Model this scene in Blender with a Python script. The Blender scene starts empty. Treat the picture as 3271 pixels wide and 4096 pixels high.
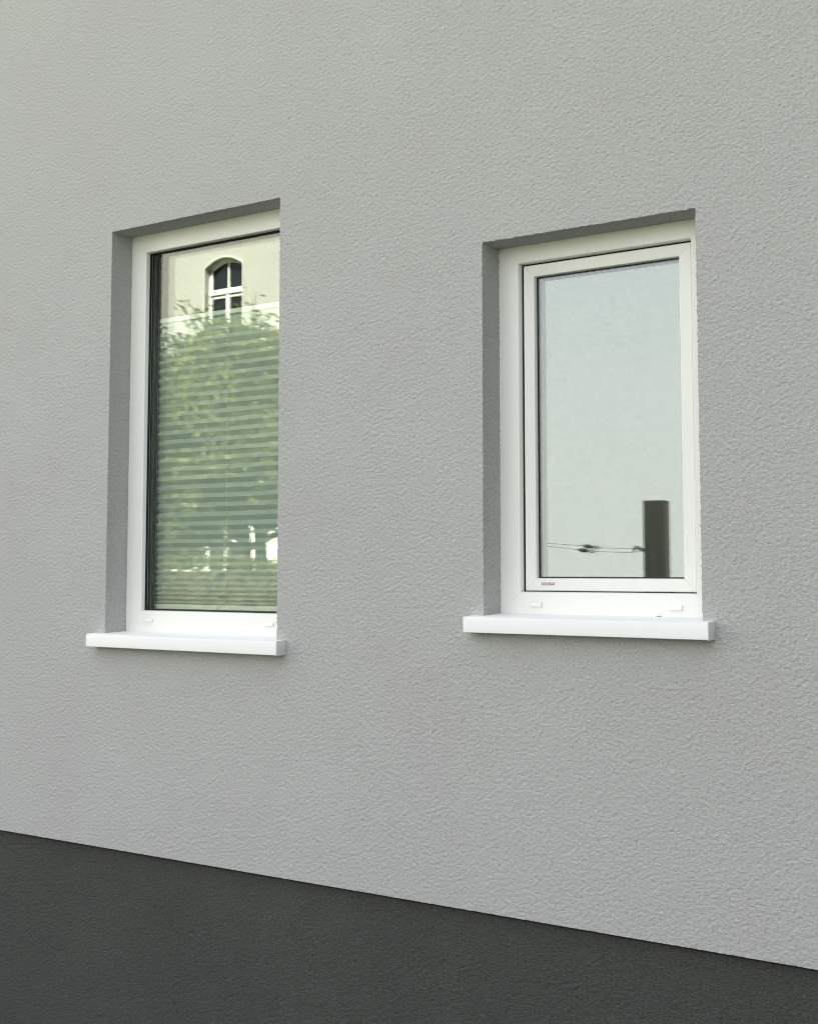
import bpy, bmesh, math, random
import numpy as np
from mathutils import Vector, Matrix

sc = bpy.context.scene
col = sc.collection
random.seed(7)
rng = np.random.default_rng(11)
R = math.radians
EYE = 1.80                      # camera height above the pavement
CAM_Y = -3.08                   # camera distance in front of the wall (wall face is y = 0)

# ------------------------------------------------------------------ camera
cam_d = bpy.data.cameras.new('camera')
cam = bpy.data.objects.new('camera', cam_d)
col.objects.link(cam)
sc.camera = cam
YAW, PITCH = 0.5895, 0.0774
f = Vector((-math.sin(YAW) * math.cos(PITCH), math.cos(YAW) * math.cos(PITCH), math.sin(PITCH)))
rt = Vector((math.cos(YAW), math.sin(YAW), 0))
up = rt.cross(f)
m = Matrix((rt, up, -f)).transposed().to_4x4()
m.translation = Vector((0, CAM_Y, EYE))
cam.matrix_world = m
cam_d.sensor_fit = 'VERTICAL'
cam_d.sensor_height = 36
cam_d.lens = 5155.0 / 4096 * 36
cam_d.shift_x = (1635.5 - 1631.1) / 4096
cam_d.shift_y = -(2048 - 1873.8) / 4096
cam_d.clip_start = 0.05
cam_d.clip_end = 6000

# ------------------------------------------------------------------ sky and sun
SUN_EL, SUN_AZ = R(46), R(15)   # azimuth from +Y (behind the house) towards +X
w = bpy.data.worlds.new('World')
sc.world = w
w.use_nodes = True
nt = w.node_tree
bg = nt.nodes['Background']
sky = nt.nodes.new('ShaderNodeTexSky')
sky.sky_type = 'NISHITA'
sky.sun_disc = False
sky.sun_elevation = SUN_EL
sky.sun_rotation = SUN_AZ
sky.air_density = 0.8
sky.dust_density = 1.2
sky.ozone_density = 0.6
# summer haze: its share of the sky's light grows with the path through the air, 1 - exp(-tau / sin(elevation))
def wmath(op, a, b_):
    n_ = nt.nodes.new('ShaderNodeMath')
    n_.operation = op
    for k_, v_ in enumerate((a, b_)):
        if isinstance(v_, (int, float)):
            n_.inputs[k_].default_value = v_
        elif v_ is not None:
            nt.links.new(v_, n_.inputs[k_])
    return n_.outputs[0]


wtc = nt.nodes.new('ShaderNodeTexCoord')
sep = nt.nodes.new('ShaderNodeSeparateXYZ')
nt.links.new(wtc.outputs['Generated'], sep.inputs[0])
sin_el = wmath('MAXIMUM', sep.outputs[2], 0.02)
haze_fac = wmath('SUBTRACT', 1.0, wmath('EXPONENT', wmath('DIVIDE', -0.42, sin_el), None))
veil = nt.nodes.new('ShaderNodeMix')
veil.data_type = 'RGBA'
nt.links.new(haze_fac, veil.inputs[0])
veil.inputs[7].default_value = (5.1, 5.4, 5.6, 1)
nt.links.new(sky.outputs[0], veil.inputs[6])
nt.links.new(veil.outputs[2], bg.inputs[0])
bg.inputs[1].default_value = 0.06

sl = bpy.data.lights.new('sun', 'SUN')
sl.energy = 5.0
sl.angle = R(0.5)
sl.color = (1.0, 0.95, 0.86)
sun = bpy.data.objects.new('sun', sl)
col.objects.link(sun)
to_sun = Vector((math.sin(SUN_AZ) * math.cos(SUN_EL), math.cos(SUN_AZ) * math.cos(SUN_EL), math.sin(SUN_EL)))
sun.rotation_euler = to_sun.to_track_quat('Z', 'Y').to_euler()
sun.location = (6, 6, 14)

vs = sc.view_settings
vs.view_transform = 'Standard'
vs.look = 'None'
vs.gamma = 1
vs.use_curve_mapping = False
vs.exposure = 2.93

vs.use_white_balance = True          # camera balanced for open shade
vs.white_balance_temperature = 7000
vs.white_balance_tint = 13

sc.cycles.use_denoising = True
sc.cycles.filter_width = 1.1
sc.cycles.max_bounces = 10
sc.cycles.diffuse_bounces = 4
sc.cycles.glossy_bounces = 6
sc.cycles.transparent_max_bounces = 24
sc.cycles.sample_clamp_indirect = 8


# ------------------------------------------------------------------ materials
def mat(name, base, rough=0.6, spec=0.5, metal=0.0):
    mt = bpy.data.materials.new(name)
    mt.use_nodes = True
    b = mt.node_tree.nodes['Principled BSDF']
    b.inputs['Base Color'].default_value = (*base, 1)
    b.inputs['Roughness'].default_value = rough
    b.inputs['Specular IOR Level'].default_value = spec
    b.inputs['Metallic'].default_value = metal
    return mt


def nd(mt, t, **kw):
    n = mt.node_tree.nodes.new(t)
    for k, v in kw.items():
        if k in n.inputs:
            n.inputs[k].default_value = v
        else:
            setattr(n, k, v)
    return n


def lk(mt, a, b):
    mt.node_tree.links.new(a, b)


def add_variation(mt, c0, c1, scale, detail=4, stretch=(1, 1, 1), p0=0.35, p1=0.65):
    tc = nd(mt, 'ShaderNodeTexCoord')
    mp = nd(mt, 'ShaderNodeMapping')
    mp.inputs['Scale'].default_value = stretch
    lk(mt, tc.outputs['Object'], mp.inputs[0])
    nz = nd(mt, 'ShaderNodeTexNoise', Scale=scale, Detail=detail, Roughness=0.6)
    lk(mt, mp.outputs[0], nz.inputs['Vector'])
    rp = nd(mt, 'ShaderNodeValToRGB')
    rp.color_ramp.elements[0].color = (*c0, 1)
    rp.color_ramp.elements[1].color = (*c1, 1)
    rp.color_ramp.elements[0].position = p0
    rp.color_ramp.elements[1].position = p1
    lk(mt, nz.outputs[0], rp.inputs[0])
    b = mt.node_tree.nodes['Principled BSDF']
    lk(mt, rp.outputs[0], b.inputs['Base Color'])
    return mp, rp


def add_bump(mt, src_vec, scale, dist, strength=1.0, detail=3, prev=None):
    nz = nd(mt, 'ShaderNodeTexNoise', Scale=scale, Detail=detail, Roughness=0.55)
    if src_vec is not None:
        lk(mt, src_vec, nz.inputs['Vector'])
    bp = nd(mt, 'ShaderNodeBump', Strength=strength, Distance=dist)
    lk(mt, nz.outputs[0], bp.inputs['Height'])
    if prev is not None:
        lk(mt, prev.outputs[0], bp.inputs['Normal'])
    lk(mt, bp.outputs[0], mt.node_tree.nodes['Principled BSDF'].inputs['Normal'])
    return bp


M = {}


def stucco(name, c0, c1, far):
    mt = mat(name, c0, 0.95, 0.15)
    mp, rp = add_variation(mt, c0, c1, 2.2, 5, p0=0.3, p1=0.7)
    # grains: every few millimetres a slightly different tone
    g = nd(mt, 'ShaderNodeTexNoise', Scale=260.0, Detail=2.0)
    gm = nd(mt, 'ShaderNodeMapping')
    gm.inputs['Scale'].default_value = (0.6, 1, 1)
    lk(mt, mp.outputs[0], gm.inputs[0])
    lk(mt, gm.outputs[0], g.inputs['Vector'])
    mr = nd(mt, 'ShaderNodeMapRange')
    mr.inputs[1].default_value = 0.3
    mr.inputs[2].default_value = 0.7
    mr.inputs[3].default_value = 0.89 if c0[0] > 0.2 else 0.75
    mr.inputs[4].default_value = 1.11 if c0[0] > 0.2 else 1.25
    lk(mt, g.outputs[0], mr.inputs[0])
    mx = nd(mt, 'ShaderNodeMix', data_type='RGBA', blend_type='MULTIPLY')
    mx.inputs[0].default_value = 1
    lk(mt, rp.outputs[0], mx.inputs[6])
    lk(mt, mr.outputs[0], mx.inputs[7])
    lk(mt, mx.outputs[2], mt.node_tree.nodes['Principled BSDF'].inputs['Base Color'])
    tc = mt.node_tree.nodes['Texture Coordinate']
    ms = nd(mt, 'ShaderNodeMapping')
    ms.inputs['Scale'].default_value = (0.65, 0.65, 1.1)
    lk(mt, tc.outputs['Object'], ms.inputs[0])
    bp = add_bump(mt, ms.outputs[0], 260, 0.0031 if c0[0] > 0.2 else 0.0075, 1.0, 3)
    if far:
        add_bump(mt, tc.outputs['Object'], 95, 0.004, 0.9, 3, bp)
    return mt


M['stucco'] = stucco('stucco', (0.466, 0.453, 0.449), (0.473, 0.482, 0.466), False)
M['stucco_coarse'] = stucco('stucco_coarse', (0.466, 0.453, 0.449), (0.473, 0.482, 0.466), True)
M['plinth'] = stucco('plinth_render', (0.083, 0.086, 0.080), (0.094, 0.097, 0.090), False)
M['plinth_coarse'] = stucco('plinth_render_coarse', (0.083, 0.086, 0.080), (0.094, 0.097, 0.090), True)

M['pvc'] = mat('white_pvc', (0.84, 0.83, 0.80), 0.32, 0.45)
add_bump(M['pvc'], None, 30, 0.0004, 0.15, 2)
M['alu'] = mat('white_powder_coat', (0.88, 0.88, 0.865), 0.42, 0.45)
M['cap'] = mat('sill_cap_plastic', (0.74, 0.745, 0.75), 0.5, 0.4)
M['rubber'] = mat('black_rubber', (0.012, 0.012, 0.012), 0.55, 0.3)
M['spacer'] = mat('black_spacer', (0.02, 0.021, 0.02), 0.4, 0.4)
M['plate'] = mat('label_plate', (0.5, 0.4, 0.38), 0.4)
add_variation(M['plate'], (0.34, 0.22, 0.21), (0.62, 0.53, 0.50), 260, 2, (1, 1, 1), 0.42, 0.58)
M['dirt'] = mat('dirt', (0.02, 0.019, 0.017), 0.9, 0.1)
M['dust'] = mat('dust', (0.22, 0.21, 0.20), 0.9, 0.1)
M['fabric'] = mat('blind_fabric', (0.60, 0.605, 0.59), 0.9, 0.1)
b = M['fabric'].node_tree.nodes['Principled BSDF']
M['rail'] = mat('blind_rail', (0.88, 0.88, 0.86), 0.4)
M['cord'] = mat('blind_cord', (0.8, 0.8, 0.76), 0.8)
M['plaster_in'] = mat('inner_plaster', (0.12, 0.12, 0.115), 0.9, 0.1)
M['roof_bitumen'] = mat('roof_bitumen', (0.06, 0.06, 0.062), 0.9, 0.2)


def glass(name, refl, tint, mottle):
    mt = bpy.data.materials.new(name)
    mt.use_nodes = True
    n = mt.node_tree.nodes
    n.clear()
    out = nd(mt, 'ShaderNodeOutputMaterial')
    tr = nd(mt, 'ShaderNodeBsdfTransparent')
    tr.inputs[0].default_value = (*tint, 1)
    gl = nd(mt, 'ShaderNodeBsdfGlossy')
    gl.inputs['Color'].default_value = (0.945, 1.0, 0.965, 1)
    gl.inputs['Roughness'].default_value = 0.0
    mx = nd(mt, 'ShaderNodeMixShader')
    # Schlick: R0 + (1 - R0) * (1 - cos)^5, the same from both sides of the sheet
    lw = nd(mt, 'ShaderNodeLayerWeight', Blend=0.5)
    pw = nd(mt, 'ShaderNodeMath', operation='POWER')
    pw.inputs[1].default_value = 5
    lk(mt, lw.outputs['Facing'], pw.inputs[0])
    ad = nd(mt, 'ShaderNodeMath', operation='MULTIPLY_ADD')
    ad.inputs[1].default_value = 1 - refl
    ad.inputs[2].default_value = refl
    lk(mt, pw.outputs[0], ad.inputs[0])
    fac = ad.outputs[0]
    if mottle:
        # fine random mottle in how strongly the pane reflects
        tc = nd(mt, 'ShaderNodeTexCoord')
        mp = nd(mt, 'ShaderNodeMapping')
        mp.inputs['Scale'].default_value = (0.75, 0, 1.35)
        lk(mt, tc.outputs['Object'], mp.inputs[0])
        nz = nd(mt, 'ShaderNodeTexNoise', Scale=95.0, Detail=3.0, Distortion=0.8)
        lk(mt, mp.outputs[0], nz.inputs['Vector'])
        mr = nd(mt, 'ShaderNodeMapRange')
        mr.inputs[1].default_value = 0.3
        mr.inputs[2].default_value = 0.7
        mr.inputs[3].default_value = 1 - mottle
        mr.inputs[4].default_value = 1 + mottle
        lk(mt, nz.outputs[0], mr.inputs[0])
        mu = nd(mt, 'ShaderNodeMath', operation='MULTIPLY')
        lk(mt, ad.outputs[0], mu.inputs[0])
        lk(mt, mr.outputs[0], mu.inputs[1])
        fac = mu.outputs[0]
    lk(mt, fac, mx.inputs[0])
    lk(mt, tr.outputs[0], mx.inputs[1])
    lk(mt, gl.outputs[0], mx.inputs[2])
    lk(mt, mx.outputs[0], out.inputs[0])
    return mt


M['glass'] = glass('clear_glass', 0.043, (0.974, 0.99, 0.976), 0)
M['glass_mottled'] = glass('clear_glass_mottled', 0.089, (0.974, 0.99, 0.976), 0.11)

# surroundings
M['lawn'] = mat('lawn', (0.07, 0.10, 0.03), 0.95, 0.1)
mp, rp = add_variation(M['lawn'], (0.05, 0.085, 0.022), (0.10, 0.125, 0.04), 0.9, 8)
add_bump(M['lawn'], mp.outputs[0], 30, 0.03, 0.7, 4)
M['paving'] = mat('paving', (0.11, 0.108, 0.10), 0.85, 0.2)
mp, rp = add_variation(M['paving'], (0.055, 0.054, 0.052), (0.085, 0.084, 0.080), 3, 8)
add_bump(M['paving'], mp.outputs[0], 120, 0.004, 0.5, 4)
M['cream'] = mat('cream_render', (0.74, 0.70, 0.54), 0.9, 0.1)
mp, rp = add_variation(M['cream'], (0.405, 0.405, 0.39), (0.435, 0.435, 0.42), 0.7, 6)
add_bump(M['cream'], mp.outputs[0], 25, 0.006, 0.4, 4)
M['ground_floor'] = mat('white_base_render', (0.80, 0.79, 0.74), 0.9, 0.1)
add_variation(M['ground_floor'], (0.76, 0.75, 0.70), (0.82, 0.81, 0.77), 0.9, 6)
M['white_wood'] = mat('white_painted_wood', (0.80, 0.81, 0.80), 0.5, 0.4)
M['surround'] = mat('white_stucco_surround', (0.60, 0.60, 0.58), 0.9, 0.1)
M['dark_pane'] = mat('dark_pane', (0.012, 0.016, 0.02), 0.03, 0.6)
M['tiles'] = mat('roof_tiles', (0.22, 0.09, 0.06), 0.85, 0.2)
M['bark'] = mat('bark', (0.10, 0.08, 0.06), 0.95, 0.1)
add_variation(M['bark'], (0.06, 0.05, 0.04), (0.14, 0.115, 0.09), 9, 6, (4, 4, 1))
M['post_wood'] = mat('weathered_post_wood', (0.11, 0.095, 0.075), 0.85, 0.2)
add_variation(M['post_wood'], (0.48, 0.48, 0.42), (0.72, 0.64, 0.54), 10, 6, (5, 5, 0.35))
M['steel'] = mat('zinc_wire', (0.62, 0.63, 0.62), 0.85, 0.2, 0.0)


def leaf_mat(name, c0, c1):
    mt = mat(name, c0, 0.55, 0.35)
    mp, rp = add_variation(mt, c0, c1, 2.4, 4)
    n = mt.node_tree.nodes
    tl = nd(mt, 'ShaderNodeBsdfTranslucent')
    lk(mt, rp.outputs[0], tl.inputs[0])
    mx = nd(mt, 'ShaderNodeMixShader')
    mx.inputs[0].default_value = 0.35
    lk(mt, n['Principled BSDF'].outputs[0], mx.inputs[1])
    lk(mt, tl.outputs[0], mx.inputs[2])
    lk(mt, mx.outputs[0], n['Material Output'].inputs[0])
    return mt


M['leaf'] = leaf_mat('leaf', (0.05, 0.075, 0.025), (0.23, 0.24, 0.07))
M['hedge_leaf'] = leaf_mat('hedge_leaf', (0.06, 0.08, 0.025), (0.17, 0.18, 0.05))


# ------------------------------------------------------------------ object helpers
def link(name, me, material, parent=None):
    o = bpy.data.objects.new(name, me)
    col.objects.link(o)
    if material is not None and not me.materials:
        me.materials.append(M[material] if isinstance(material, str) else material)
    if parent is not None:
        o.parent = parent
    return o


def empty(name, loc=(0, 0, 0), parent=None):
    o = bpy.data.objects.new(name, None)
    o.empty_display_size = 0.2
    col.objects.link(o)
    o.location = loc
    if parent is not None:
        o.parent = parent
    return o


def tag(o, label=None, cat=None, group=None, kind=None):
    for k, v in (('label', label), ('category', cat), ('group', group), ('kind', kind)):
        if v:
            o[k] = v
    return o


def pmesh(name, verts, faces, smooth=False):
    me = bpy.data.meshes.new(name)
    me.from_pydata([tuple(v) for v in verts], [], faces)
    me.validate()
    me.update()
    if smooth:
        me.shade_smooth()
    else:
        me.shade_flat()
    return me


def npmesh(name, co, quads):
    me = bpy.data.meshes.new(name)
    me.vertices.add(len(co))
    me.vertices.foreach_set('co', np.ascontiguousarray(co, dtype=np.float32).ravel())
    q = np.ascontiguousarray(quads, dtype=np.int32)
    k = q.shape[1]
    me.loops.add(q.size)
    me.loops.foreach_set('vertex_index', q.ravel())
    me.polygons.add(len(q))
    me.polygons.foreach_set('loop_start', np.arange(0, q.size, k, dtype=np.int32))
    me.update(calc_edges=True)
    me.validate()
    me.shade_smooth()
    return me


def bm_mesh(name, bm, smooth_angle=None):
    bmesh.ops.recalc_face_normals(bm, faces=bm.faces)
    me = bpy.data.meshes.new(name)
    bm.to_mesh(me)
    bm.free()
    if smooth_angle:
        me.shade_smooth()
        me.set_sharp_from_angle(angle=R(smooth_angle))
    return me


def box_bm(bm, x0, x1, y0, y1, z0, z1, bevel=0.0):
    b2 = bmesh.new()
    vs_ = [b2.verts.new((x, y, z)) for x in (x0, x1) for y in (y0, y1) for z in (z0, z1)]
    for q in ((0, 1, 3, 2), (4, 6, 7, 5), (0, 4, 5, 1), (2, 3, 7, 6), (0, 2, 6, 4), (1, 5, 7, 3)):
        b2.faces.new([vs_[i] for i in q])
    bmesh.ops.recalc_face_normals(b2, faces=b2.faces)
    if bevel:
        bmesh.ops.bevel(b2, geom=b2.edges[:], offset=bevel, segments=2, affect='EDGES', profile=0.6)
    tmp = bpy.data.meshes.new('tmp')
    b2.to_mesh(tmp)
    b2.free()
    bm.from_mesh(tmp)
    bpy.data.meshes.remove(tmp)


def box(name, x0, x1, y0, y1, z0, z1, material, parent=None, bevel=0.0):
    bm = bmesh.new()
    box_bm(bm, x0, x1, y0, y1, z0, z1, bevel)
    return link(name, bm_mesh(name, bm, 40 if bevel else None), material, parent)


def tube_pts(bm, pts, radii, seg=8, cap=True):
    rings = []
    prev = None
    for i, p in enumerate(pts):
        p = Vector(p)
        if i == 0:
            d = Vector(pts[1]) - p
        elif i == len(pts) - 1:
            d = p - Vector(pts[i - 1])
        else:
            d = Vector(pts[i + 1]) - Vector(pts[i - 1])
        d.normalize()
        a = d.orthogonal().normalized() if prev is None else (prev - d * prev.dot(d)).normalized()
        prev = a
        bb = d.cross(a)
        rr = radii[i] if hasattr(radii, '__len__') else radii
        rings.append([bm.verts.new(p + rr * (math.cos(t) * a + math.sin(t) * bb))
                      for t in (2 * math.pi * k / seg for k in range(seg))])
    for r0, r1 in zip(rings, rings[1:]):
        for k in range(seg):
            bm.faces.new((r0[k], r0[(k + 1) % seg], r1[(k + 1) % seg], r1[k]))
    if cap:
        bm.faces.new(rings[0][::-1])
        bm.faces.new(rings[-1])


# ------------------------------------------------------------------ stucco relief (band limited random field, no tiling)
FN, FS = 2048, 0.0022


def field(seed, lam, stretch=1.35, n=FN, width=0.55):
    r = np.random.default_rng(seed)
    ft = np.fft.rfft2(r.standard_normal((n, n)).astype(np.float32))
    kz = np.fft.fftfreq(n, FS)[:, None]
    kx = np.fft.rfftfreq(n, FS)[None, :]
    k = np.sqrt((kx * stretch) ** 2 + kz ** 2) + 1e-6
    k0 = 1 / lam
    h = np.exp(-(np.log(k / k0) ** 2) / (2 * width ** 2)) / k ** 0.5
    o = np.fft.irfft2(ft * h, s=(n, n)).astype(np.float32)
    return o / o.std()


def worm(seed):
    a = field(seed, 0.0095, 1.8)
    b2 = field(seed + 1, 0.0125, 1.7)
    c = field(seed + 2, 0.0070, 1.5)
    o = 0.66 * (1.1 - np.abs(a)) + 0.40 * b2 + 0.36 * c
    o = o - o.mean()
    o = o / o.std()
    return np.clip(o, -2.6, 2.2)


HW = worm(3)
HR = worm(40)


def samp(H, u, v):
    u = np.asarray(u) / FS
    v = np.asarray(v) / FS
    u, v = np.broadcast_arrays(u, v)
    iu = np.floor(u).astype(np.int64)
    iv = np.floor(v).astype(np.int64)
    fu = u - iu
    fv = v - iv
    n = H.shape[0]
    g = lambda a, b_: H[b_ % n, a % n]
    return ((1 - fu) * (1 - fv) * g(iu, iv) + fu * (1 - fv) * g(iu + 1, iv)
            + (1 - fu) * fv * g(iu, iv + 1) + fu * fv * g(iu + 1, iv + 1))


AMP = 0.00080       # stucco relief of the wall
AMPR = 0.0010      # of the reveals

# window openings (x0, x1, z0, z1) in the wall plane
Z = lambda z: EYE + z
LW = dict(x0=-3.2914, x1=-2.5422, z1=Z(1.1627), zb=Z(-0.2152))
RW = dict(x0=-1.8098, x1=-1.1819, z1=Z(0.9142), zb=Z(-0.1255))
ZP = Z(-0.9286)     # lower edge of the grey render
DX0, DX1, DZ1 = -4.36, -0.50, Z(2.42)
FRAME_Y = 0.096
WINS = (LW, RW)
for wn in WINS:
    wn['z0'] = wn['zb'] - 0.012


def pieces(lo, hi, cuts, step, step2=None):
    """grid lines through every cut; the spacing may change evenly from step at lo to step2 at hi."""
    step2 = step2 or step
    br = [lo] + sorted(cuts) + [hi]
    out = []
    for a, b_ in zip(br, br[1:]):
        st = step + (step2 - step) * ((a + b_) / 2 - lo) / (hi - lo)
        n = max(1, int(round((b_ - a) / st)))
        out += list(np.linspace(a, b_, n + 1)[:-1])
    return np.array(out + [hi])


def edge_fade(X, Zz, x0, x1, z0, z1, wd=0.03):
    d = np.minimum.reduce([X - x0, x1 - X, z1 - Zz, Zz - z0 + 10 * wd])
    return np.clip(d / wd, 0, 1)


def rev_h(wi, side, z, y):
    return AMPR * samp(HR, np.asarray(y) + 0.9 * wi + 0.37 * side, np.asarray(z) + 0.2 * side)


def sof_h(wi, x, y):
    return 0.8 * AMPR * samp(HR, np.asarray(x) + 7.1, np.asarray(y) + 1.7 + 0.5 * wi)


def wall_h(X, Zz):
    return AMP * samp(HW, X + 5.0, Zz) * edge_fade(X, Zz, DX0, DX1, ZP, DZ1)


house = empty('house', (0, 0, 0))
tag(house, 'modern house with grey stucco wall, dark charcoal plinth and two white windows', 'house')

# --- dense front wall with its two openings
xs = pieces(DX0, DX1, [LW['x0'], LW['x1'], RW['x0'], RW['x1']], 0.0040, 0.0029)
zs = pieces(ZP, DZ1, [LW['z0'], LW['z1'], RW['z0'], RW['z1']], 0.0033)
X, Zg = np.meshgrid(xs, zs)
co = np.stack([X, -wall_h(X, Zg), Zg], -1)
eps = 1e-6
for wi, wn in enumerate(WINS):
    inz = (Zg >= wn['z0'] - eps) & (Zg <= wn['z1'] + eps)
    inx = (X >= wn['x0'] - eps) & (X <= wn['x1'] + eps)
    for side, xe, sg in ((0, wn['x0'], 1), (1, wn['x1'], -1)):
        sel = inz & (np.abs(X - xe) < eps)
        co[sel, 0] += sg * rev_h(wi, side, Zg[sel], 0.0)
    sel = inx & (np.abs(Zg - wn['z1']) < eps)
    co[sel, 2] -= sof_h(wi, X[sel], 0.0)
nx, nz_ = len(xs), len(zs)
cx = 0.5 * (xs[:-1] + xs[1:])
cz = 0.5 * (zs[:-1] + zs[1:])
CX, CZ = np.meshgrid(cx, cz)
keep = np.ones_like(CX, bool)
for wn in WINS:
    keep &= ~((CX > wn['x0']) & (CX < wn['x1']) & (CZ > wn['z0']) & (CZ < wn['z1']))
jj, ii = np.nonzero(keep)
v0 = jj * nx + ii
quads = np.stack([v0, v0 + 1, v0 + nx + 1, v0 + nx], -1)
flat = co.reshape(-1, 3)
used = np.zeros(len(flat), bool)
used[quads.ravel()] = True
remap = np.cumsum(used) - 1
wall = link('wall', npmesh('wall', flat[used], remap[quads]), 'stucco', house)
wall['label'] = 'grey stucco front wall with rough worm-like grain'

# --- the rest of the facade and the house body
HX0, HX1, HZ1, HY1 = -16.0, 9.0, 9.6, 9.0
WX0, WYD = 4.4, 7.5


def sheet(name, rects, material, parent):
    vv, ff = [], []
    for r4 in rects:
        k = len(vv)
        vv += r4
        ff.append((k, k + 1, k + 2, k + 3))
    return link(name, pmesh(name, vv, ff), material, parent)


def rect_y(x0, x1, y, z0, z1):
    return [(x0, y, z0), (x1, y, z0), (x1, y, z1), (x0, y, z1)]


sheet('outer_wall', [rect_y(HX0, DX0, 0, ZP, HZ1), rect_y(DX1, HX1, 0, ZP, HZ1), rect_y(DX0, DX1, 0, DZ1, HZ1),
                     [(HX0, 0, 0), (HX0, HY1, 0), (HX0, HY1, HZ1), (HX0, 0, HZ1)],
                     [(HX1, 0, 0), (HX1, 0, HZ1), (HX1, HY1, HZ1), (HX1, HY1, 0)],
                     rect_y(HX0, HX1, HY1, 0, HZ1),
                     # unseen wing added at the right of the viewer to darken the window reveals
                     [(WX0, -WYD, 0), (WX0, 0, 0), (WX0, 0, HZ1), (WX0, -WYD, HZ1)], rect_y(WX0, HX1, -WYD, 0, HZ1),
                     [(HX1, -WYD, 0), (HX1, -WYD, HZ1), (HX1, 0, HZ1), (HX1, 0, 0)]], 'stucco_coarse', house)
box('roof', WX0 - 0.05, HX1 + 0.05, -WYD - 0.05, -0.06, HZ1, HZ1 + 0.3, 'roof_bitumen', house)  # covers the added, unseen wing
box('roof', HX0 - 0.05, HX1 + 0.05, -0.05, HY1 + 0.05, HZ1, HZ1 + 0.3, 'roof_bitumen', house)
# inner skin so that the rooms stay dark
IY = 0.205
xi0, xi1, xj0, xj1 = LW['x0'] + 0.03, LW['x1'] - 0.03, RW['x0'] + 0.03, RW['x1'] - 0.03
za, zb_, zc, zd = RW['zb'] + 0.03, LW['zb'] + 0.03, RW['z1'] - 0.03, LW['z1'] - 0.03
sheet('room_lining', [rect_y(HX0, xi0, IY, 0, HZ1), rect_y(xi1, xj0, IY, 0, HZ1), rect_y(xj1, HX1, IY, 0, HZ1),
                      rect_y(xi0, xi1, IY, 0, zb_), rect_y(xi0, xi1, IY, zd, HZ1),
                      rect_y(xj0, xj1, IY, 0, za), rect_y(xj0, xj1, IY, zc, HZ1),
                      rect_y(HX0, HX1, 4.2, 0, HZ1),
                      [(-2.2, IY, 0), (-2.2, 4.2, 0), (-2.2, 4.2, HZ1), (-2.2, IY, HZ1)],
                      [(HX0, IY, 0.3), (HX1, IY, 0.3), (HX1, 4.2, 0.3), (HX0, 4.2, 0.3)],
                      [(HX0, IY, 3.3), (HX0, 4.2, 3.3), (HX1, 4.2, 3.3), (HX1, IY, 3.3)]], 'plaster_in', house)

# --- plinth: set back behind the grey render
PY = 0.030
pxs = pieces(DX0, DX1, [], 0.0045)
pzs = pieces(0.0, ZP + 0.05, [], 0.0045)
PX, PZ = np.meshgrid(pxs, pzs)
ph = 0.0014 * samp(HW, PX + 1.3, PZ + 2.9) * np.clip(np.minimum(PX - DX0, DX1 - PX) / 0.03, 0, 1)
pco = np.stack([PX, PY - ph, PZ], -1).reshape(-1, 3)
pn = len(pxs)
jj, ii = np.nonzero(np.ones((len(pzs) - 1, pn - 1), bool))
v0 = jj * pn + ii
plinth = link('plinth', npmesh('plinth', pco, np.stack([v0, v0 + 1, v0 + pn + 1, v0 + pn], -1)), 'plinth', house)
plinth['label'] = 'dark charcoal rendered plinth below the grey wall'
sheet('outer_plinth', [rect_y(HX0, DX0, PY, 0, ZP + 0.05), rect_y(DX1, HX1, PY, 0, ZP + 0.05)], 'plinth_coarse', house)
# base rail closing the underside of the insulation
box('shadow_strip', HX0, HX1, 0.013, 0.028, ZP - 0.0075, ZP - 0.0012, 'rubber', house)  # black strip standing in for the shadow below the wall's lower edge
box('base_rail', HX0, HX1, 0.006, 0.17, ZP - 0.001, ZP + 0.004, 'alu', house)


# ------------------------------------------------------------------ windows
def profile_ring(name, outer, inner, prof, material, parent, gap=0.00025, names=None):
    """Four mitred bars. outer / inner: (x0, x1, z0, z1). prof: list of (t, y), t = 0 at the outer edge, 1 at the inner edge
    when |t| <= 1, given as (metres from the inner edge, y)."""
    ox0, ox1, oz0, oz1 = outer
    ix0, ix1, iz0, iz1 = inner
    objs = []
    names = names or ('frame_stile', 'frame_stile', 'frame_bottom_rail', 'frame_head_rail')
    for kind in range(4):
        va, vb = [], []
        wdt = (ix0 - ox0, ox1 - ix1, iz0 - oz0, oz1 - iz1)[kind]
        for d, y in prof:
            d = wdt if d is None else d       # distance from the inner edge outwards
            t = d / wdt
            zlo = iz0 - t * (iz0 - oz0)
            zhi = iz1 + t * (oz1 - iz1)
            xlo = ix0 - t * (ix0 - ox0)
            xhi = ix1 + t * (ox1 - ix1)
            if kind == 0:
                va.append((ix0 - d, y, zlo + gap)); vb.append((ix0 - d, y, zhi - gap))
            elif kind == 1:
                va.append((ix1 + d, y, zlo + gap)); vb.append((ix1 + d, y, zhi - gap))
            elif kind == 2:
                va.append((xlo + gap, y, iz0 - d)); vb.append((xhi - gap, y, iz0 - d))
            else:
                va.append((xlo + gap, y, iz1 + d)); vb.append((xhi - gap, y, iz1 + d))
        n = len(prof)
        bm = bmesh.new()
        a = [bm.verts.new(v) for v in va]
        c = [bm.verts.new(v) for v in vb]
        for k in range(n):
            bm.faces.new((a[k], a[(k + 1) % n], c[(k + 1) % n], c[k]))
        bm.faces.new(a[::-1])
        bm.faces.new(c)
        objs.append(link(names[kind], bm_mesh(name, bm, 35), material, parent))
    return objs


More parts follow.
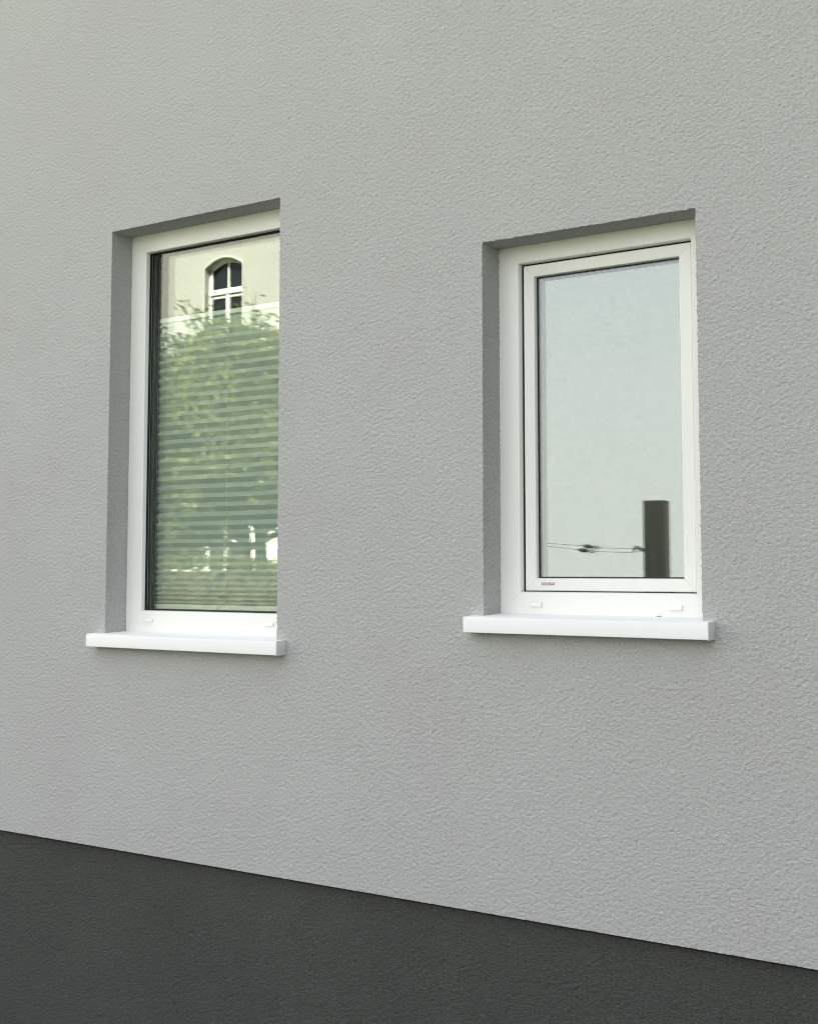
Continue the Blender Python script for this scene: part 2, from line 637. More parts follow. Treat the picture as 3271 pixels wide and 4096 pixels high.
def rounded_profile(y0, lip, back, rad=0.0028, slope=0.0016):
    """frame section seen from the inner edge: front face at y0, rounded nose, lip of given depth, then the back."""
    p = [(None, y0), (rad + slope, y0)]
    for k in range(1, 4):
        a = math.pi / 2 * k / 3
        p.append((slope + rad * (1 - math.sin(a)), y0 + rad * (1 - math.cos(a))))
    p += [(0.0, y0 + lip), (0.0, y0 + lip + 0.047), (0.028, y0 + lip + 0.047), (0.028, back), (None, back)]
    return p


def flat_ring(name, outer, inner, y0, y1, material, parent):
    ox0, ox1, oz0, oz1 = outer
    ix0, ix1, iz0, iz1 = inner
    bm = bmesh.new()
    rings = []
    for (x0, x1, z0, z1), y in ((outer, y0), (inner, y0), (inner, y1), (outer, y1)):
        rings.append([bm.verts.new(p) for p in ((x0, y, z0), (x1, y, z0), (x1, y, z1), (x0, y, z1))])
    for r0, r1 in zip(rings, rings[1:] + rings[:1]):
        for k in range(4):
            bm.faces.new((r0[k], r0[(k + 1) % 4], r1[(k + 1) % 4], r1[k]))
    return link(name, bm_mesh(name, bm), material, parent)


def pane(name, x0, x1, z0, z1, y, th, tilt, material, parent):
    bm = bmesh.new()
    box_bm(bm, x0 - (x0 + x1) / 2, x1 - (x0 + x1) / 2, -th / 2, th / 2, z0 - (z0 + z1) / 2, z1 - (z0 + z1) / 2)
    o = link(name, bm_mesh(name, bm), material, parent)
    o.location = ((x0 + x1) / 2, y + th / 2, (z0 + z1) / 2)
    o.rotation_euler = (tilt[0], 0, tilt[1])
    return o


def drain_cap(cxx, czz, wd, ht, y, parent):
    bm = bmesh.new()
    x0, x1, z0, z1 = cxx - wd / 2, cxx + wd / 2, czz - ht / 2, czz + ht / 2
    d = 0.0075
    # hood: sloping back to the frame at the top, full depth at the lower edge
    v = [bm.verts.new(p) for p in ((x0, y, z0), (x1, y, z0), (x1, y, z1), (x0, y, z1),
                                   (x0 + .0008, y - d, z0), (x1 - .0008, y - d, z0), (x1 - .0008, y - d * .55, z1 - .001), (x0 + .0008, y - d * .55, z1 - .001))]
    for q in ((0, 3, 2, 1), (4, 5, 6, 7), (0, 1, 5, 4), (1, 2, 6, 5), (2, 3, 7, 6), (3, 0, 4, 7)):
        bm.faces.new([v[k] for k in q])
    bmesh.ops.recalc_face_normals(bm, faces=bm.faces)
    bmesh.ops.bevel(bm, geom=bm.edges[:], offset=0.0008, segments=2, affect='EDGES', profile=0.6)
    return link('drain_cap', bm_mesh('drain_cap', bm, 40), 'pvc', parent)


def reveals(wi, wn, parent):
    ys = np.linspace(0, FRAME_Y + 0.004, 29)
    zz = zs[(zs >= wn['z0'] - eps) & (zs <= wn['z1'] + eps)]
    xx = xs[(xs >= wn['x0'] - eps) & (xs <= wn['x1'] + eps)]
    for side, xe, sg in ((0, wn['x0'], 1), (1, wn['x1'], -1)):
        Yg, Zg2 = np.meshgrid(ys, zz)
        c = np.stack([xe + sg * rev_h(wi, side, Zg2, Yg), Yg.copy(), Zg2.copy()], -1)
        c[:, 0, 1] = -wall_h(np.full_like(zz, xe), zz)
        c[-1, :, 2] -= sof_h(wi, np.full_like(ys, xe), ys)
        n = len(ys)
        j, i = np.nonzero(np.ones((len(zz) - 1, n - 1), bool))
        k = j * n + i
        q = np.stack([k, k + 1, k + n + 1, k + n], -1)
        if side == 1:
            q = q[:, ::-1]
        link('reveal', npmesh('reveal', c.reshape(-1, 3), q), 'stucco', parent)
    Xg, Yg = np.meshgrid(xx, ys)
    c = np.stack([Xg.copy(), Yg.copy(), wn['z1'] - sof_h(wi, Xg, Yg)], -1)
    c[0, :, 1] = -wall_h(xx, np.full_like(xx, wn['z1']))
    c[:, 0, 0] += rev_h(wi, 0, np.full_like(ys, wn['z1']), ys)
    c[:, -1, 0] -= rev_h(wi, 1, np.full_like(ys, wn['z1']), ys)
    n = len(xx)
    j, i = np.nonzero(np.ones((len(ys) - 1, n - 1), bool))
    k = j * n + i
    q = np.stack([k, k + 1, k + n + 1, k + n], -1)
    link('soffit', npmesh('soffit', c.reshape(-1, 3), q), 'stucco', parent)
    # bed under the sill, closing the opening below it
    zb = wn['z0'] - 0.001
    sheet('sill_bed', [[(wn['x0'] - .002, 0.004, zb), (wn['x1'] + .002, 0.004, zb), (wn['x1'] + .002, 0.17, zb), (wn['x0'] - .002, 0.17, zb)]], 'stucco', parent)


def sill(wn, s0, s1, ztop_front, zbot, out, parent):
    """folded aluminium sill: sloping plate, nose with a drop edge, plastic caps at both ends."""
    t = 0.0022
    zb = wn['zb']
    yb = FRAME_Y + 0.012
    prof = [(yb, zb + 0.0005), (-out + 0.004, ztop_front + 0.0006), (-out + 0.0014, ztop_front - 0.0006), (-out, ztop_front - 0.004),
            (-out, zbot + 0.001), (-out + 0.001, zbot), (-out + 0.011, zbot), (-out + 0.011, zbot + t), (-out + t, zbot + t),
            (-out + t, ztop_front - 0.006), (-out + 0.006, ztop_front - t - 0.001), (yb, zb - t)]
    # the plate is as wide as the reveal behind the wall face and wider in front of it
    bm = bmesh.new()
    xa, xb = s0 + 0.003, s1 - 0.003
    a = [bm.verts.new((xa if y <= -0.002 else xa, y, z)) for y, z in prof]
    c = [bm.verts.new((xb, y, z)) for y, z in prof]
    n = len(prof)
    for k in range(n):
        bm.faces.new((a[k], a[(k + 1) % n], c[(k + 1) % n], c[k]))
    o = link('sill', bm_mesh('sill', bm, 35), 'alu', parent)
    box('sill_shade_fill', xa + .001, xb - .001, -out + .0035, -.0045, zbot + .0045, ztop_front - .0065, 'rubber', parent)  # black fill added to deepen the shade under the sill
    for x0, x1 in ((s0, xa), (xb, s1)):
        bm = bmesh.new()
        pr = [(0.02, ztop_front + 0.0034), (-out + 0.0005, ztop_front + 0.0012), (-out - 0.0006, ztop_front - 0.0004),
              (-out - 0.0006, zbot - 0.0012), (0.02, zbot - 0.0012)]
        a = [bm.verts.new((x0, y, z)) for y, z in pr]
        c = [bm.verts.new((x1, y, z)) for y, z in pr]
        for k in range(5):
            bm.faces.new((a[k], a[(k + 1) % 5], c[(k + 1) % 5], c[k]))
        bm.faces.new(a[::-1])
        bm.faces.new(c)
        bmesh.ops.recalc_face_normals(bm, faces=bm.faces)
        bmesh.ops.bevel(bm, geom=bm.edges[:], offset=0.0011, segments=2, affect='EDGES', profile=0.6)
        link('sill_end_cap', bm_mesh('sill_end_cap', bm, 40), 'cap', parent)
    return o


# --- left window: fixed glazing
lwin = empty('window', ((LW['x0'] + LW['x1']) / 2, FRAME_Y, LW['zb']))
lwin.parent = house
lwin['label'] = 'left window, fixed glazing with a pleated blind behind it and a white sill'
lin = empty('tmp')                                 # working parent at the origin, folded into the window below


def adopt(parent_empty, fn):
    """build with world coordinates, then hang the new objects under the window empty."""
    before = set(o.name for o in bpy.data.objects)
    fn()
    bpy.context.view_layer.update()
    inv = Matrix.Translation(-Vector(parent_empty.location))
    for o in list(bpy.data.objects):
        if o.name not in before and o.parent is None:
            o.parent = parent_empty
            o.matrix_parent_inverse = inv


bpy.data.objects.remove(lin)
L_in = (-3.2198, -2.6130, Z(-0.1425), Z(1.0975))
L_out = (LW['x0'] - 0.006, LW['x1'] + 0.006, LW['zb'] - 0.004, LW['z1'] + 0.006)
LG = FRAME_Y + 0.0172
LP = LG + 0.007          # outer pane


def build_left():
    reveals(0, LW, None)
    profile_ring('outer_frame', L_out, L_in, rounded_profile(FRAME_Y, 0.0172, IY - 0.002), 'pvc', None)
    i4 = lambda d: (L_in[0] + d, L_in[1] - d, L_in[2] + d, L_in[3] - d)
    flat_ring('gasket', i4(0.0002), i4(0.0032), LG - 0.0008, LP - 0.0003, 'rubber', None)
    for k, (tl, dy) in enumerate((((0, 0), 0.0), ((R(.010), R(-.012)), 0.018), ((R(-.012), R(.015)), 0.034))):
        pane('glass_pane', L_in[0] + .0005, L_in[1] - .0005, L_in[2] + .0005, L_in[3] - .0005, LP + dy, 0.004, tl, 'glass', None)
    for k in range(2):
        flat_ring('glazing_spacer', i4(0.0005), i4(0.0045 + .0005 * k), LP + 0.0045 + 0.0175 * k, LP + 0.0175 + 0.016 * k, 'spacer', None)
    for cxx, czz in ((-3.1814, -0.1740), (-2.6502, -0.1754)):
        drain_cap(cxx, Z(czz), 0.0365, 0.0128, FRAME_Y, None)
    sill(LW, -3.337, -2.5076, Z(-0.2203), Z(-0.2621), 0.0432, None)


adopt(lwin, build_left)

# --- right window: outer frame with an opening sash
rwin = empty('window', ((RW['x0'] + RW['x1']) / 2, FRAME_Y, RW['zb']))
rwin.parent = house
rwin['label'] = 'right window with an opening sash set inside the outer frame and a white sill'
R_in = (-1.7455, -1.2350, Z(-0.0645), Z(0.8627))
R_out = (RW['x0'] - 0.006, RW['x1'] + 0.006, RW['zb'] - 0.004, RW['z1'] + 0.006)
S_out = (-1.7408, -1.2382, Z(-0.0622), Z(0.8592))
S_in = (-1.7052, -1.2745, Z(-0.0265), Z(0.8243))
SY = FRAME_Y + 0.0181
RG = SY + 0.0155


def build_right():
    reveals(1, RW, None)
    profile_ring('outer_frame', R_out, R_in, rounded_profile(FRAME_Y, 0.0165, IY - 0.002), 'pvc', None)
    g4 = lambda q, d: (q[0] + d, q[1] - d, q[2] + d, q[3] - d)
    flat_ring('frame_gasket', g4(R_in, -0.002), g4(S_out, 0.0002), SY + 0.0012, SY + 0.0020, 'rubber', None)
    sp = rounded_profile(SY, 0.0155, IY - 0.002, 0.0022, 0.0012)
    # outer edge of the sash is rounded as well
    sp = [(None, SY + 0.0025)] + [(S_in[0] - S_out[0] - 0.0022, SY)] + sp[1:-1] + [(None, IY - 0.002)]
    sp_fix = []
    for d, y in sp:
        sp_fix.append((d, y))
    profile_ring('sash', S_out, S_in, sp_fix, 'pvc', None, names=('sash_stile', 'sash_stile', 'sash_bottom_rail', 'sash_head_rail'))
    flat_ring('gasket', g4(S_in, -0.001), g4(S_in, 0.0030), RG - 0.0012, RG - 0.0002, 'rubber', None)
    for k, (tl, dy) in enumerate((((0, 0), 0.0), ((R(-.004), R(.004)), 0.018))):
        pane('glass_pane', S_in[0] + .0005, S_in[1] - .0005, S_in[2] + .0005, S_in[3] - .0005, RG + dy, 0.004, tl, 'glass_mottled', None)
    for k in range(1):
        flat_ring('glazing_spacer', g4(S_in, 0.0005), g4(S_in, 0.0040 + .0005 * k), RG + 0.0045 + 0.0175 * k, RG + 0.0175 + 0.016 * k, 'spacer', None)
    for cxx, czz in ((-1.6965, -0.0984), (-1.2890, -0.1015)):
        drain_cap(cxx, Z(czz), 0.0362, 0.0135, FRAME_Y, None)
    sill(RW, -1.8499, -1.1493, Z(-0.1322), Z(-0.1745), 0.0449, None)
    box('label_plate', -1.6900, -1.6487, SY - 0.0012, SY + 0.0005, Z(-0.0462), Z(-0.0386), 'plate', None, 0.0004)


adopt(rwin, build_right)


# ------------------------------------------------------------------ pleated blind behind the left window
blind = empty('pleated_blind', (-2.91, 0.173, Z(-0.15)))
tag(blind, 'pale grey-green pleated blind pulled up behind the left window pane', 'blind')


def build_blind():
    x0, x1 = -3.229, -2.60
    yf, yb = 0.166, 0.180
    ztop, zend = Z(0.861), Z(-0.1225)
    total = ztop - zend
    pit = [0.0318] * 22
    rest = total - sum(pit)
    tail = np.linspace(0.030, 0.0125, 13)
    tail *= rest / tail.sum()
    pit += list(tail)
    zc, pts = ztop, [(yb, ztop)]
    for k, p in enumerate(pit):
        amp = 1.0 if k < 22 else 1.0
        pts.append((yf + 0.0006 * random.uniform(-1, 1), zc - p * 0.5))
        pts.append((yb + 0.0006 * random.uniform(-1, 1), zc - p))
        zc -= p
    nseg = 14
    vv, ff = [], []
    for y, z in pts:
        for s in range(nseg + 1):
            t = s / nseg
            vv.append((x0 + (x1 - x0) * t, y, z + 0.0012 * math.sin(math.pi * t) * -1))
    for k in range(len(pts) - 1):
        for s in range(nseg):
            a = k * (nseg + 1) + s
            ff.append((a, a + 1, a + nseg + 2, a + nseg + 1))
    link('pleated_fabric', pmesh('pleated_fabric', vv, ff), 'fabric')
    box('top_rail', x0 - .001, x1 + .001, 0.165, 0.182, ztop, ztop + 0.0150, 'rail', None, 0.0012)
    box('bottom_rail', x0 - .001, x1 + .001, 0.163, 0.184, zend - 0.021, zend, 'rail', None, 0.0012)
    bm = bmesh.new()
    tube_pts(bm, [(-2.905, 0.1715, zend), (-2.905, 0.1715, ztop)], 0.0009, 6)
    link('pull_cord', bm_mesh('pull_cord', bm), 'cord')


adopt(blind, build_blind)


# ------------------------------------------------------------------ bits of dirt caught on the window
def crumb(x0, x1, y, z, h, label, material='dirt'):
    bm = bmesh.new()
    bmesh.ops.create_icosphere(bm, subdivisions=2, radius=0.5)
    r = random.Random(int(x0 * 1e4))
    for v in bm.verts:
        v.co *= r.uniform(0.65, 1.15)
        v.co.x *= (x1 - x0)
        v.co.y *= 0.006
        v.co.z *= h
    zmin = min(v.co.z for v in bm.verts)
    for v in bm.verts:
        v.co.z -= zmin
    o = link('dirt_crumb', bm_mesh('dirt_crumb', bm), material)
    o.location = ((x0 + x1) / 2, y, z)
    tag(o, label, 'dirt', 'crumbs of dirt on the right window')


crumb(-1.3186, -1.2995, SY + 0.0005, Z(-0.0655), 0.004, 'larger black crumb of dirt wedged under the right end of the sash')
crumb(-1.3790, -1.3715, SY + 0.0005, Z(-0.0650), 0.004, 'tiny black crumb wedged under the sash, left of the larger crumb')
crumb(-1.3460, -1.3240, FRAME_Y - 0.004, RW['zb'] - 0.0002, 0.0013, 'thin grey sliver of dirt lying on the sill of the right window', 'dust')


# ------------------------------------------------------------------ ground
def plane(name, x0, x1, y0, y1, z, material):
    return link(name, pmesh(name, [(x0, y0, z), (x1, y0, z), (x1, y1, z), (x0, y1, z)], [(0, 1, 2, 3)]), material)


# the site lies on a rise: level round the houses, then falling gently away
rr = [0, 20, 45, 60, 90, 150, 300, 700, 1500, 3000]
na = 64
gv, gf = [(-8, -6, -0.004)], []
for q in rr[1:]:
    zg = -0.004 - 0.022 * max(0.0, q - 45) * min(1.0, max(0.0, q - 45) / 60 + 0.25)
    for k in range(na):
        t = 2 * math.pi * k / na
        gv.append((-8 + q * math.cos(t), -6 + q * math.sin(t), zg))
for k in range(na):
    gf.append((0, 1 + k, 1 + (k + 1) % na))
for j in range(len(rr) - 2):
    for k in range(na):
        a0 = 1 + j * na
        gf.append((a0 + k, a0 + na + k, a0 + na + (k + 1) % na, a0 + (k + 1) % na))
tag(link('ground', pmesh('ground', gv, gf, True), 'lawn'), kind='structure')
tag(plane('pavement', -24, 14, -5.4, 0.15, 0.0, 'paving'), kind='structure')


# ------------------------------------------------------------------ what the panes mirror: cream building across the green
def opposite():
    b = empty('cream_building', (-28.0, -20.55, 0))
    tag(b, 'cream rendered town building with arched white windows mirrored in the left pane', 'building')
    FY = -20.55
    bays = [-21.53 + 3.6 * k for k in (-4, -3, -2, -1, 0)]
    bx0, bx1 = bays[0] - 1.8, bays[-1] + 1.8 + 0.9
    HT = 13.4
    floors = [(0.0, 5.4, 1.5, 3.9, 0.0), (5.4, 11.0, 6.85, 9.36, 0.22)]   # z0, z1, opening sill, spring, rise

    def fn():
        arcs = {}
        for fi, (z0, z1, zs_, zsp, rise) in enumerate(floors):
            vv, ff = [], []

            def quad(*p):
                k = len(vv)
                vv.extend(p)
                ff.append(tuple(range(k, k + len(p))))
            for bx in bays:
                l, r_ = bx - 1.8, bx + (2.7 if bx == bays[-1] else 1.8)
                ox0, ox1 = bx - 0.63, bx + 0.63
                seg = 12
                arc = []
                for k in range(seg + 1):
                    t = k / seg
                    arc.append((ox0 + (ox1 - ox0) * t, zsp + rise * (1 - (2 * t - 1) ** 2)))
                arcs[fi] = True
                quad((r_, FY, z0), (l, FY, z0), (l, FY, zs_), (r_, FY, zs_))
                quad((ox0, FY, zs_), (l, FY, zs_), (l, FY, z1), (ox0, FY, z1))
                quad((r_, FY, zs_), (ox1, FY, zs_), (ox1, FY, z1), (r_, FY, z1))
                for (xa, za_), (xb, zb2) in zip(arc, arc[1:]):
                    quad((xb, FY, zb2), (xa, FY, za_), (xa, FY, z1), (xb, FY, z1))
                    quad((xb, FY, zb2), (xa, FY, za_), (xa, FY - .26, za_), (xb, FY - .26, zb2))
                quad((ox0, FY, zs_), (ox0, FY, zsp), (ox0, FY - .26, zsp), (ox0, FY - .26, zs_))
                quad((ox1, FY, zs_), (ox1, FY, zsp), (ox1, FY - .26, zsp), (ox1, FY - .26, zs_))
                quad((ox0, FY, zs_), (ox1, FY, zs_), (ox1, FY - .26, zs_), (ox0, FY - .26, zs_))
            link('facade', pmesh('facade', vv, ff), 'cream' if fi else 'ground_floor')
        # top storey band, sides, back and roof
        sheet('side_wall', [rect_y(bx0, bx1, FY, 11.0, HT), rect_y(bx0, bx1, FY - 8, 0, HT),
                            [(bx0, FY, 0), (bx0, FY - 8, 0), (bx0, FY - 8, HT), (bx0, FY, HT)],
                            [(bx1, FY, 0), (bx1, FY, HT), (bx1, FY - 8, HT), (bx1, FY - 8, 0)]], 'cream', None)
        box('string_course', bx0, bx1, FY + 0.001, FY + 0.09, 5.32, 5.50, 'surround')
        box('cornice', bx0 - .3, bx1 + .3, FY - 8.3, FY + 0.35, HT, HT + 0.25, 'surround')
        zr = HT + 0.25
        link('roof', pmesh('roof', [(bx0 - .35, FY + .4, zr), (bx1 + .35, FY + .4, zr), (bx1 + .35, FY - 8.35, zr), (bx0 - .35, FY - 8.35, zr),
                                    (bx0 + 4, FY - 4, zr + 3.2), (bx1 - 4, FY - 4, zr + 3.2)],
                           [(0, 1, 5, 4), (1, 2, 5), (2, 3, 4, 5), (3, 0, 4), (0, 3, 2, 1)]), 'tiles')
    adopt(b, fn)

    # one arched window with frame, panes and surround, copied to the other bays
    def window_parts(zs_, zsp, rise, arched):
        parts = []
        hw = 0.63
        y = -0.20          # frame plane, measured from the facade
        seg = 12

        def arcz(x, off=0.0):
            t = (x + hw) / (2 * hw)
            return zsp + rise * (1 - (2 * t - 1) ** 2) - off
        # surround: raised band round the opening
        bm = bmesh.new()
        prev = None
        path = [(-hw, zs_)] + [(-hw + 2 * hw * k / seg, arcz(-hw + 2 * hw * k / seg)) for k in range(seg + 1)] + [(hw, zs_)]
        outer = [(-hw - .035, zs_)] + [((-hw + 2 * hw * k / seg) * (hw + .035) / hw, arcz(-hw + 2 * hw * k / seg) + .035) for k in range(seg + 1)] + [(hw + .035, zs_)]
        rings = []
        for (xa, za_), (xb, zb2) in zip(path, outer):
            rings.append([bm.verts.new(p) for p in ((xa, 0.002, za_), (xa, 0.03, za_), (xb, 0.03, zb2), (xb, 0.002, zb2))])
        for r0, r1 in zip(rings, rings[1:]):
            for k in range(4):
                bm.faces.new((r0[k], r0[(k + 1) % 4], r1[(k + 1) % 4], r1[k]))
        parts.append(('surround', bm_mesh('surround', bm), 'surround'))
        ztr = zs_ + 1.84 if arched else zsp - 0.62
        # frame: jambs, head following the arch, transom, mullions
        bm = bmesh.new()
        for x0, x1 in ((-hw, -hw + .09), (hw - .09, hw)):
            box_bm(bm, x0, x1, y - .05, y + .03, zs_, zsp)
        box_bm(bm, -hw + .09, hw - .09, y - .05, y + .03, zs_, zs_ + .10)
        box_bm(bm, -hw + .02, hw - .02, y - .05, y + .07, ztr, ztr + .13)
        box_bm(bm, -.05, .05, y - .05, y + .05, zs_ + .10, ztr)
        box_bm(bm, -.02, .02, y - .05, y + .025, ztr + .13, arcz(0) - .05)
        for sgn in (-1, 1):
            box_bm(bm, min(sgn * .05, sgn * .51), max(sgn * .05, sgn * .51), y - .04, y + .02, zs_ + .95, zs_ + 1.0)
            box_bm(bm, min(sgn * .05, sgn * .51), max(sgn * .05, sgn * .51), y - .04, y + .025, ztr - .09, ztr - .03)
        pr = None
        for k in range(seg):
            xa = -hw + 2 * hw * k / seg
            xb = -hw + 2 * hw * (k + 1) / seg
            v = [bm.verts.new(p) for p in ((xa, y + .03, arcz(xa)), (xb, y + .03, arcz(xb)), (xb, y + .03, arcz(xb) - .09), (xa, y + .03, arcz(xa) - .09),
                                           (xb, y - .05, arcz(xb) - .09), (xa, y - .05, arcz(xa) - .09))]
            bm.faces.new(v[:4])
            bm.faces.new((v[3], v[2], v[4], v[5]))
        parts.append(('window_frame', bm_mesh('window_frame', bm), 'white_wood'))
        n = len(path)
        parts.append(('window_pane', pmesh('window_pane', [(x, y - .02, z) for x, z in path], [tuple(range(n))]), 'dark_pane'))
        bm = bmesh.new()
        box_bm(bm, -hw - .1, hw + .1, -.2, .12, zs_ - .07, zs_ - .003, 0.01)
        parts.append(('window_sill', bm_mesh('window_sill', bm), 'surround'))
        return parts
    for fi, (z0, z1, zs_, zsp, rise) in enumerate(floors):
        parts = window_parts(zs_, zsp, rise, fi == 1)
        for bx in bays:
            wn = empty('window', (bx + 28.0, 0, 0), b)
            for nm, me, mt in parts:
                link(nm, me, mt, wn)
    return b


opposite()


# ------------------------------------------------------------------ hedge and trees
def leaf_mesh(name, centers, sizes, seed, droop=0.3):
    r = np.random.default_rng(seed)
    n = len(centers)
    d = r.standard_normal((n, 3))
    d[:, 2] = d[:, 2] * 0.6 - droop
    d /= np.linalg.norm(d, axis=1)[:, None]
    s = r.standard_normal((n, 3))
    s -= (s * d).sum(1)[:, None] * d
    s /= np.linalg.norm(s, axis=1)[:, None]
    L = sizes[:, None]
    W_ = L * 0.42
    nrm = np.cross(d, s)
    p0 = centers
    p1 = centers + d * L * 0.5 + s * W_ * 0.5 + nrm * L * 0.06
    p2 = centers + d * L
    p3 = centers + d * L * 0.5 - s * W_ * 0.5 + nrm * L * 0.06
    co = np.stack([p0, p1, p2, p3], 1).reshape(-1, 3)
    k = np.arange(n) * 4
    return npmesh(name, co, np.stack([k, k + 1, k + 2, k + 3], -1))


def tree(x, y, h, crown_r, z_low, seed, label, n_clump=130):
    r = random.Random(seed)
    t = empty('garden_tree', (x, y, 0))
    tag(t, label, 'tree', 'trees behind the hedge')
    bm = bmesh.new()
    trunk = [(0, 0, -0.1), (0.05, 0.02, z_low * 0.5), (0.0, 0.08, z_low), (0.08, 0.0, h * 0.62), (0.02, 0.05, h * 0.88)]
    tube_pts(bm, trunk, [0.16, 0.13, 0.11, 0.06, 0.02], 10)
    ends = []
    for k in range(15):
        z0 = r.uniform(z_low * 0.85, h * 0.8)
        a = k * 2.4 + r.uniform(-.4, .4)
        ln = crown_r * r.uniform(.65, 1.0) * (1.0 if z0 < h * .6 else .7)
        p0 = Vector((0.04, 0.03, z0))
        p1 = p0 + Vector((math.cos(a) * ln * .5, math.sin(a) * ln * .5, ln * .25))
        p2 = p0 + Vector((math.cos(a) * ln, math.sin(a) * ln, ln * r.uniform(.2, .6)))
        tube_pts(bm, [p0, p1, p2], [0.05, 0.03, 0.008], 6)
        ends += [p1, p2, (p1 + p2) / 2]
    cen, siz = [], []
    # long thin shoots that stand out of the crown
    for k in range(12):
        a = r.uniform(0, 6.28)
        q0 = Vector((math.cos(a) * crown_r * r.uniform(.1, .7), math.sin(a) * crown_r * r.uniform(.1, .7), h - r.uniform(.25, .6)))
        dirv = Vector((math.cos(a) * r.uniform(.2, .8), math.sin(a) * r.uniform(.2, .8), r.uniform(.5, 1)))
        q = [q0 + dirv * (.8 * i / 5) + Vector((0, 0, -.10 * (i / 5) ** 2)) for i in range(6)]
        tube_pts(bm, q, [.012, .010, .009, .007, .006, .004], 5)
        for i in range(26):
            p = q[r.randrange(1, 6)]
            cen.append(p + Vector((r.gauss(0, .06), r.gauss(0, .06), r.gauss(0, .05))))
            siz.append(r.uniform(.06, .11))
    link('trunk', bm_mesh('trunk', bm, 60), 'bark', t)
    for k in range(n_clump):
        if k < len(ends):
            c = ends[k]
        else:
            while True:
                u = Vector((r.uniform(-1, 1), r.uniform(-1, 1), r.uniform(-1, 1)))
                if 0.25 < u.length < 1:
                    break
            c = Vector((u.x * crown_r, u.y * crown_r, z_low + (h - z_low) * (0.5 + 0.5 * u.z)))
        rad = r.uniform(.18, .42)
        m_ = int(85 * (rad / .3) ** 2)
        for _ in range(m_):
            v = Vector((r.gauss(0, 1), r.gauss(0, 1), r.gauss(0, .7))) * rad * .55
            cen.append(c + v)
            siz.append(r.uniform(.08, .16))
    link('crown', leaf_mesh('crown', np.array([tuple(c) for c in cen]), np.array(siz), seed), 'leaf', t)
    return t


tree(-15.5, -12.4, 5.75, 1.45, 1.9, 5, 'leafy green tree mirrored along the left edge of the left pane', 330)
tree(-13.3, -12.0, 5.75, 1.35, 2.4, 9, 'leafy green tree mirrored in the middle of the left pane', 360)
tree(-11.0, -12.5, 5.35, 1.7, 2.45, 15, 'leafy green tree mirrored beside the right edge of the left pane', 320)
tree(-16.2, -15.8, 6.0, 2.3, 2.7, 23, 'tree standing behind the others at the left of the mirrored row', 300)
tree(-13.6, -15.4, 5.7, 2.2, 3.0, 31, 'tree standing behind the others at the right of the mirrored row', 300)

hedge = empty('hedge', (-16.5, -9.6, 0))
tag(hedge, 'clipped yellow-green hedge mirrored at the foot of the left pane', 'hedge')
n = 26000
hx = rng.uniform(-7.5, 7.5, n)
u = rng.uniform(0, 1, n)
top = rng.uniform(0, 1, n) < 0.3
hy = np.where(top, rng.uniform(-.45, .45, n), np.where(rng.uniform(0, 1, n) < .75, .45, -.45) + rng.normal(0, .06, n))
hz = np.where(top, 1.86 + rng.normal(0, .05, n) + 0.06 * np.sin(hx * 3.1), rng.uniform(0.05, 1.88, n))
link('foliage', leaf_mesh('foliage', np.stack([hx, hy, hz], -1), rng.uniform(.05, .1, n), 3, 0.0), 'hedge_leaf', hedge)
bm = bmesh.new()
box_bm(bm, -7.4, 7.4, -.36, .36, 0, 1.76)
link('inner_growth', bm_mesh('inner_growth', bm), 'bark', hedge)


# ------------------------------------------------------------------ post with tensioned wires, mirrored in the right pane
post = empty('wire_post', (-3.085, -3.955, 0))
tag(post, 'weathered square wooden post mirrored in the right window pane', 'post')
bm = bmesh.new()
box_bm(bm, -.066, .066, -.066, .066, 0, Z(0.408), 0.006)
shaft = link('post_shaft', bm_mesh('post_shaft', bm, 40), 'post_wood', post)
shaft.rotation_euler = (0, 0, R(-9))


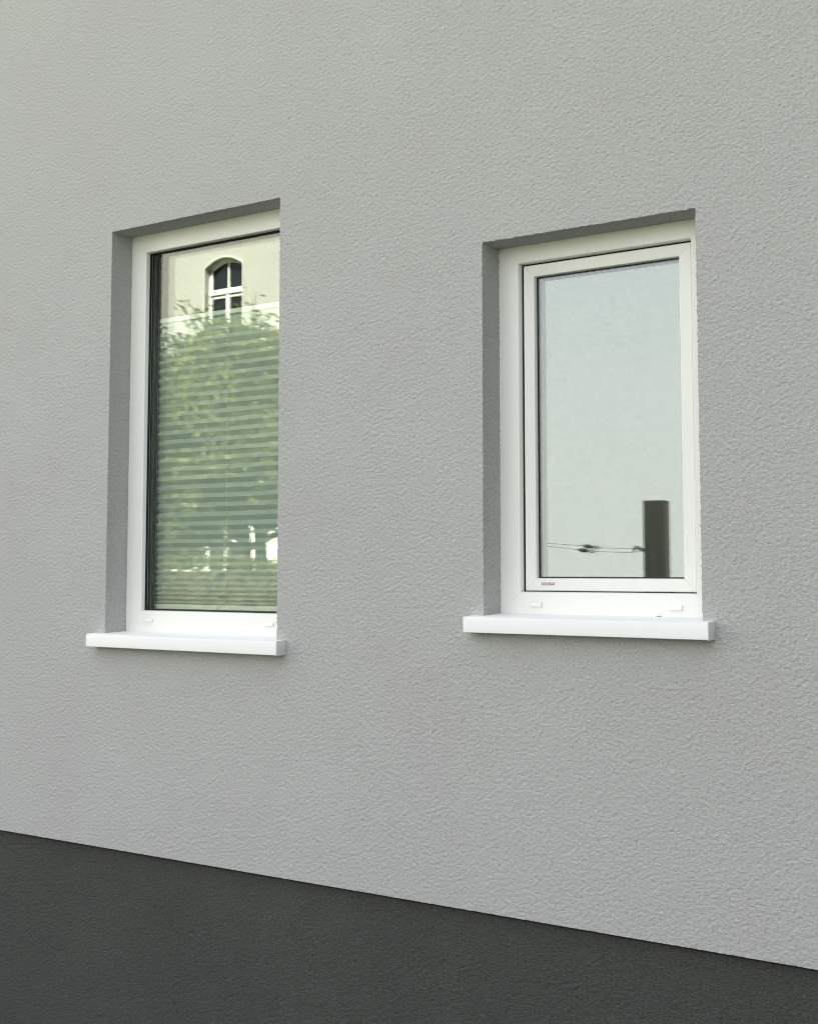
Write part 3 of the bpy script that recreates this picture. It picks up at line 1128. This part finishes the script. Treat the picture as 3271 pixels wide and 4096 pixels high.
def wire(pts, tb, label):
    """steel rope with a turnbuckle between tb[0] and tb[1] and a hook at the post."""
    o = empty('wire_rope', pts[-1])
    tag(o, label, 'wire', 'wires fixed to the post')
    org = Vector(pts[-1])
    bm = bmesh.new()
    tube_pts(bm, [Vector(p) - org for p in pts], 0.0013, 6)
    link('rope', bm_mesh('rope', bm, 60), 'steel', o)
    a, c = Vector(tb[0]) - org, Vector(tb[1]) - org
    d = (c - a)
    bm = bmesh.new()
    pp = [a, a + d * .12, a + d * .25, a + d * .5, a + d * .62, a + d * .66]
    tube_pts(bm, pp, [.003, .009, .014, .012, .006, .003], 8)
    link('rope_clamp', bm_mesh('rope_clamp', bm, 60), 'steel', o)
    bm = bmesh.new()
    cen = a + d * .85
    ring = [cen + Vector((math.cos(t) * .014, 0, math.sin(t) * .010)) for t in (2 * math.pi * k / 12 for k in range(13))]
    tube_pts(bm, ring, .0035, 6, False)
    link('eye_ring', bm_mesh('eye_ring', bm, 60), 'steel', o)
    bm = bmesh.new()
    tube_pts(bm, [Vector((-.055, 0, -.004)), Vector((-.035, 0, .014)), Vector((-.015, 0, .012)), Vector((0, 0, 0)), Vector((.03, 0, -.001))], .005, 6)
    link('hook', bm_mesh('hook', bm, 60), 'steel', o)


WY = -3.8808
wire([(-5.6, WY, Z(.305)), (-3.7776, WY, Z(.1577)), (-3.5419, WY, Z(.1397)), (-3.4269, WY, Z(.1263)), (-3.20, WY, Z(.1185)), (-3.153, WY, Z(.1179))],
     ((-3.5419, WY, Z(.1397)), (-3.4269, WY, Z(.1263))), 'upper of the two thin wires mirrored left of the post')
wire([(-5.6, WY, Z(.272)), (-3.7778, WY, Z(.1389)), (-3.5747, WY, Z(.1153)), (-3.4626, WY, Z(.1036)), (-3.215, WY, Z(.0957)), (-3.153, WY, Z(.106))],
     ((-3.5747, WY, Z(.1153)), (-3.4626, WY, Z(.1036))), 'lower of the two thin wires mirrored left of the post')
far = empty('wire_post', (-5.62, -3.93, 0))
tag(far, 'far wooden post that holds the other ends of the two wires', 'post')
bm = bmesh.new()
box_bm(bm, -.066, .066, -.066, .066, 0, Z(0.45), 0.006)
link('post_shaft', bm_mesh('post_shaft', bm, 40), 'post_wood', far)
